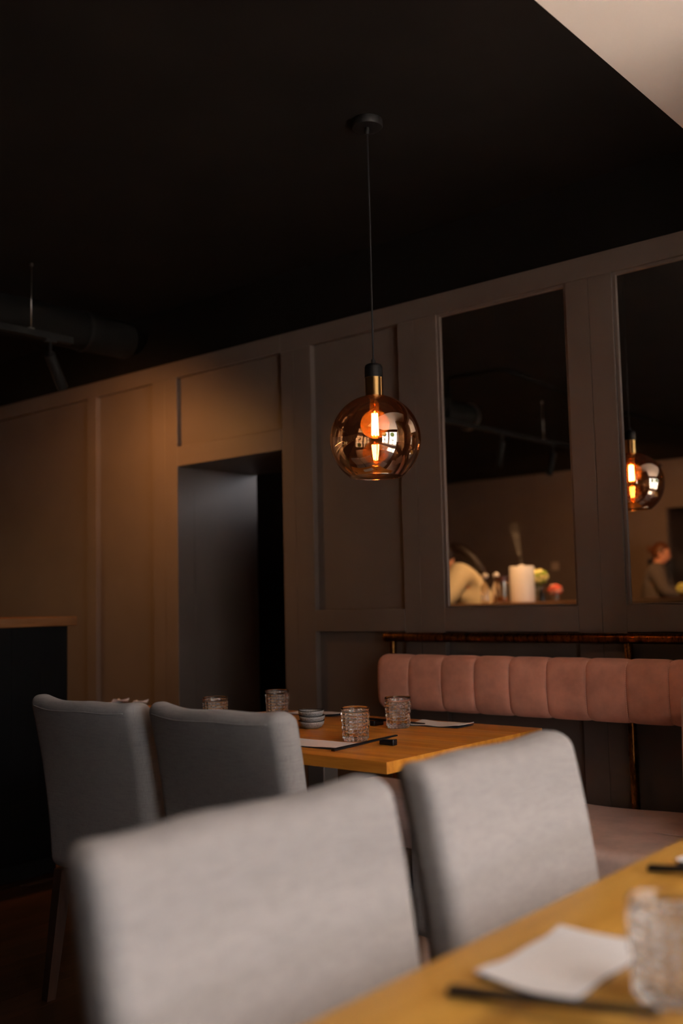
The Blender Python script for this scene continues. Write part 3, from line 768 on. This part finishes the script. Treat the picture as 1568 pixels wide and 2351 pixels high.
for y in (.7, 2.0, 3.2): G().lathe([(.106, y-.012), (.112, y-.012), (.112, y+.012), (.106, y+.012)], n=36, closed=True).obj('strap', TRACKBLACK, dt, True, 40).rotation_euler = (-PI/2, 0, 0)
# flip so that the lathe axis runs along +y
for ch in dt.children: ch.rotation_euler = (-PI/2, 0, 0)
sk = thing('wall_socket', 'square socket plate on the far wall seen in the mirror', 'socket', (-6.50, YF, 1.60))
G().rbox((0, .006, 0), (.052, .006, .052), .003, 1).obj('plate', SOCKETM, sk); G().lathe([(0, 0), (.02, 0), (.02, .003), (0, .003)], n=18).obj('insert', SOCKETM, sk).rotation_euler = (-PI/2, 0, 0)
sk.children[1].location = (0, .012, 0)
sh = thing('kitchen_shelf', 'wall cabinet with a lit underside in the dark kitchen recess', 'cabinet', (-4.6, YF-1.3, 1.70))
G().box(-.3, .6, .0, .33, 0, .55).obj('cabinet_body', TAUPE, sh); G().box(-.3, .6, .30, .335, -.03, 0).obj('front_lip', STEEL, sh); G().box(-.25, .55, .08, .2, -.012, 0).obj('light_strip', LEDSTRIP, sh)

# ------------------------------------------------------------------ people behind the bar
SKIN = mat('skin', (.62, .30, .18), .55, **{'Subsurface Weight': .05}); HAIR = mat('dark_brown_hair', (.018, .009, .006), .5)
HAIRB = mat('auburn_hair', (.10, .035, .012), .5)
KNIT = fabric('cream_knit', (.62, .53, .34)); TROUS = mat('black_trousers', (.02, .02, .022), .8); APRON = mat('charcoal_shirt', (.09, .08, .075), .85)
def skin_mesh(name, verts, edges, rad, M, parent, root=0, sub=2, extra=None):
    me = bpy.data.meshes.new(name); me.from_pydata([tuple(v) for v in verts], edges, []); me.update()
    o = bpy.data.objects.new(name, me); COL.objects.link(o)
    md = o.modifiers.new('skin', 'SKIN'); md.use_smooth_shade = True
    if not me.skin_vertices: 
        me.attributes  # layer is created together with the modifier below
    lay = me.skin_vertices[0].data if me.skin_vertices else None
    if lay is None:
        bm = bmesh.new(); bm.from_mesh(me); bm.verts.layers.skin.verify(); bm.to_mesh(me); bm.free(); lay = me.skin_vertices[0].data
    for i, r in enumerate(rad):
        lay[i].radius = (r, r) if not isinstance(r, tuple) else r; lay[i].use_root = (i == root)
    ms = o.modifiers.new('sub', 'SUBSURF'); ms.levels = sub; ms.render_levels = sub
    dg_ = bpy.context.evaluated_depsgraph_get(); dg_.update()
    me2 = bpy.data.meshes.new_from_object(o.evaluated_get(dg_)); bpy.data.objects.remove(o)
    if extra:
        bm = bmesh.new(); bm.from_mesh(me2)
        tmp = bpy.data.meshes.new('tmp'); tmp.from_pydata(extra.v, [], extra.f); bm.from_mesh(tmp); bm.to_mesh(me2); bm.free()
    me2.name = name
    for p in me2.polygons: p.use_smooth = True
    me2.materials.clear(); me2.materials.append(M)
    o = bpy.data.objects.new(name, me2); COL.objects.link(o); o.parent = parent
    return o
def head_geo(c, yawh, pitch, s=1.0):
    """head with brow, nose, mouth, chin, ears; faces +y before turning"""
    g = G(); g.ball((0, 0, 0), (.074, .094, .115), 26, 20)
    V = []
    for x, y, z in g.v:
        if z < 0: x *= 1-.28*(-z/.115)**1.6; y = y*(1-.12*(-z/.115)**2)+.012*(-z/.115)
        if y > .05:
            n_ = math.exp(-(x/.013)**2)*math.exp(-((z+.022)/.024)**2); y += .024*n_
            e = math.exp(-((abs(x)-.032)/.014)**2)*math.exp(-((z-.004)/.012)**2); y -= .010*e
            m_ = math.exp(-(x/.024)**2)*math.exp(-((z+.062)/.008)**2); y += .006*m_
            ch = math.exp(-(x/.02)**2)*math.exp(-((z+.10)/.016)**2); y += .010*ch
        V.append((x, y, z))
    g.v = V
    for s_ in (-1, 1): g.ball((s_*.077, -.004, -.008), (.010, .019, .031), 10, 8)
    for s_ in (-1, 1): g.ball((s_*.032, .082, .004), (.012, .008, .007), 8, 6)
    Mx = Matrix.Translation(c) @ Matrix.Rotation(yawh, 4, 'Z') @ Matrix.Rotation(pitch, 4, 'X') @ Matrix.Scale(s, 4)
    g.v = [tuple(Mx @ Vector(v)) for v in g.v]
    return g, Mx
def person(name, label, base, rz, lean, headp, hair, top, bottom, pony):
    t = thing(name, label, 'person', base, rz); t.scale = (1.06, 1.06, 1.06)
    hip = Vector((0, 0, .93)); l = lean
    sp1 = hip+Vector((0, .20*math.sin(l*.6), .20*math.cos(l*.6))); che = sp1+Vector((0, .22*math.sin(l), .22*math.cos(l)))
    nek = che+Vector((0, .115*math.sin(l*1.1), .115*math.cos(l*1.1))); hd = nek+Vector((0, .075*math.sin(l*1.2)+.01, .085*math.cos(l*.9)))
    sh_ = [che+Vector((s*.165, .02, .055)) for s in (-1, 1)]
    el = [che+Vector((s*.22, .10+.1*math.sin(l), -.20)) for s in (-1, 1)]
    wr_ = [che+Vector((s*.13, .34+.1*math.sin(l), -.22)) for s in (-1, 1)]
    V = [hip, sp1, che, nek, hd]; E = [(0, 1), (1, 2), (2, 3), (3, 4)]; Rd = [(.15, .11), (.13, .1), (.15, .105), .055, .06]
    for i, s in enumerate((-1, 1)):
        n0 = len(V); V += [sh_[i], el[i], wr_[i], wr_[i]+Vector((0, .05, -.01))]; Rd += [.058, .043, .029, (.036, .018)]
        E += [(2, n0), (n0, n0+1), (n0+1, n0+2), (n0+2, n0+3)]
        pal = n0+3
        for k, (dx, ln) in enumerate(((-.026, .062), (-.009, .075), (.009, .07), (.026, .055))):
            a_ = V[pal]+Vector((dx, .035, 0)); n1 = len(V)
            V += [a_, a_+Vector((0, ln*.5, -.012)), a_+Vector((0, ln*.85, -.035))]; Rd += [.0095, .0085, .0075]
            E += [(pal, n1), (n1, n1+1), (n1+1, n1+2)]
        n1 = len(V); V += [wr_[i]+Vector((-s*.038, .03, 0)), wr_[i]+Vector((-s*.055, .065, -.015))]; Rd += [.012, .009]; E += [(n0+2, n1), (n1, n1+1)]
    for s in (-1, 1):
        n0 = len(V); V += [Vector((s*.09, 0, .85)), Vector((s*.10, .02, .48)), Vector((s*.10, -.01, .09)), Vector((s*.10, .12, .035))]; Rd += [.088, .058, .042, .035]
        E += [(0, n0), (n0, n0+1), (n0+1, n0+2), (n0+2, n0+3)]
    hg_, Mx = head_geo(hd+Vector((0, .02, .04)), 0, headp)
    body = skin_mesh('body', V, E, Rd, SKIN, t, 0, 2, hg_)
    # sweater / shirt
    TV_ = [hip+Vector((0, -.01, -.05)), sp1, che, nek-Vector((0, 0, .005))]; TE = [(0, 1), (1, 2), (2, 3)]; TR = [(.19, .155), (.20, .165), (.225, .18), (.088, .085)]
    for i in (0, 1):
        n0 = len(TV_); TV_ += [sh_[i], el[i], wr_[i]-Vector((0, .02, 0))]; TR += [.105, .080, .05]; TE += [(2, n0), (n0, n0+1), (n0+1, n0+2)]
    skin_mesh('top', TV_, TE, TR, top, t, 0, 2)
    LV = [hip+Vector((0, 0, .05)), hip-Vector((0, 0, .07))]; LE = [(0, 1)]; LR = [(.16, .12), (.165, .13)]
    for s in (-1, 1):
        n0 = len(LV); LV += [Vector((s*.095, 0, .74)), Vector((s*.10, .02, .48)), Vector((s*.10, -.01, .10))]; LR += [.104, .076, .062]; LE += [(1, n0), (n0, n0+1), (n0+1, n0+2)]
    skin_mesh('trousers', LV, LE, LR, bottom, t, 0, 2)
    for s in (-1, 1):
        G().rbox((s*.10, .055, .035), (.045, .13, .035), .025, 3, (2, 3, 1)).obj('shoe', BLACKMETAL, t, True)
    # hair: a cap over the skull, plus a tail
    g = G().ball((0, -.012, .018), (.086, .104, .113), 24, 18)
    g.v = [(x, (y if y < .03 else .03+(y-.03)*max(0, min(1, (z-.03)/.05))), max(z, -.055 if y < 0 else .045 if y > .05 else -.01)) for x, y, z in g.v]
    g.v = [tuple(Mx @ Vector(v)) for v in g.v]; hc = g.obj('hair', hair, t, True)
    if pony:
        P0 = Mx @ Vector((0, -.075, .035)); P = [P0]+[P0+Vector(q) for q in ((.02, -.05, .015), (.05, -.12, -.015), (.08, -.20, -.09), (.10, -.27, -.19), (.10, -.31, -.27))]
        G().tube(P, [.035, .042, .048, .044, .034, .010], 12).obj('ponytail', hair, hc, True)
    else:
        P = [Mx @ Vector(p) for p in ((0, -.10, .03), (0, -.135, .02), (0, -.135, -.01))]
        G().tube(P, [.03, .042, .02], 12).obj('hair_bun', hair, hc, True)
    return t
person('person', 'person in a cream sweater with dark ponytail bending behind the bar', (-4.95, -.60, 0), math.radians(55), math.radians(36), math.radians(-30), HAIR, KNIT, TROUS, True)
person('person', 'person in a dark shirt looking down near the kitchen, mirror right edge', (-5.0, -4.32, 0), math.radians(-105), math.radians(8), math.radians(-14), HAIRB, APRON, TROUS, False)

# ------------------------------------------------------------------ street trees outside (reflected in the lamp)
BARK = mat('bark', (.09, .06, .04), .9); LEAF = mat('street_leaf', (.10, .17, .04), .8)
for k, (x, y) in enumerate(((10, -4.2), (12, .4), (10.5, 4.6))):
    t = thing('street_tree', ['street tree outside, furthest from the panelled wall', 'street tree outside between the two windows', 'street tree outside, nearest the panelled wall'][k], 'tree', (x, y, -.12))
    G().tube([(0, 0, 0), (.05, 0, 1.2), (0, .05, 2.2)], [.11, .09, .06], 10).obj('trunk', BARK, t, True)
    g = G()
    for q in range(40):
        a = q*2.4; h_ = 1-2*(q+.5)/40; rr = math.sqrt(1-h_*h_)
        g.ball((rr*1.1*math.cos(a), rr*1.1*math.sin(a), 3.0+1.0*h_), (.38+.1*math.sin(q), .36, .3), 8, 6)
    o = g.obj('crown', LEAF, t, True); o['kind'] = 'stuff'
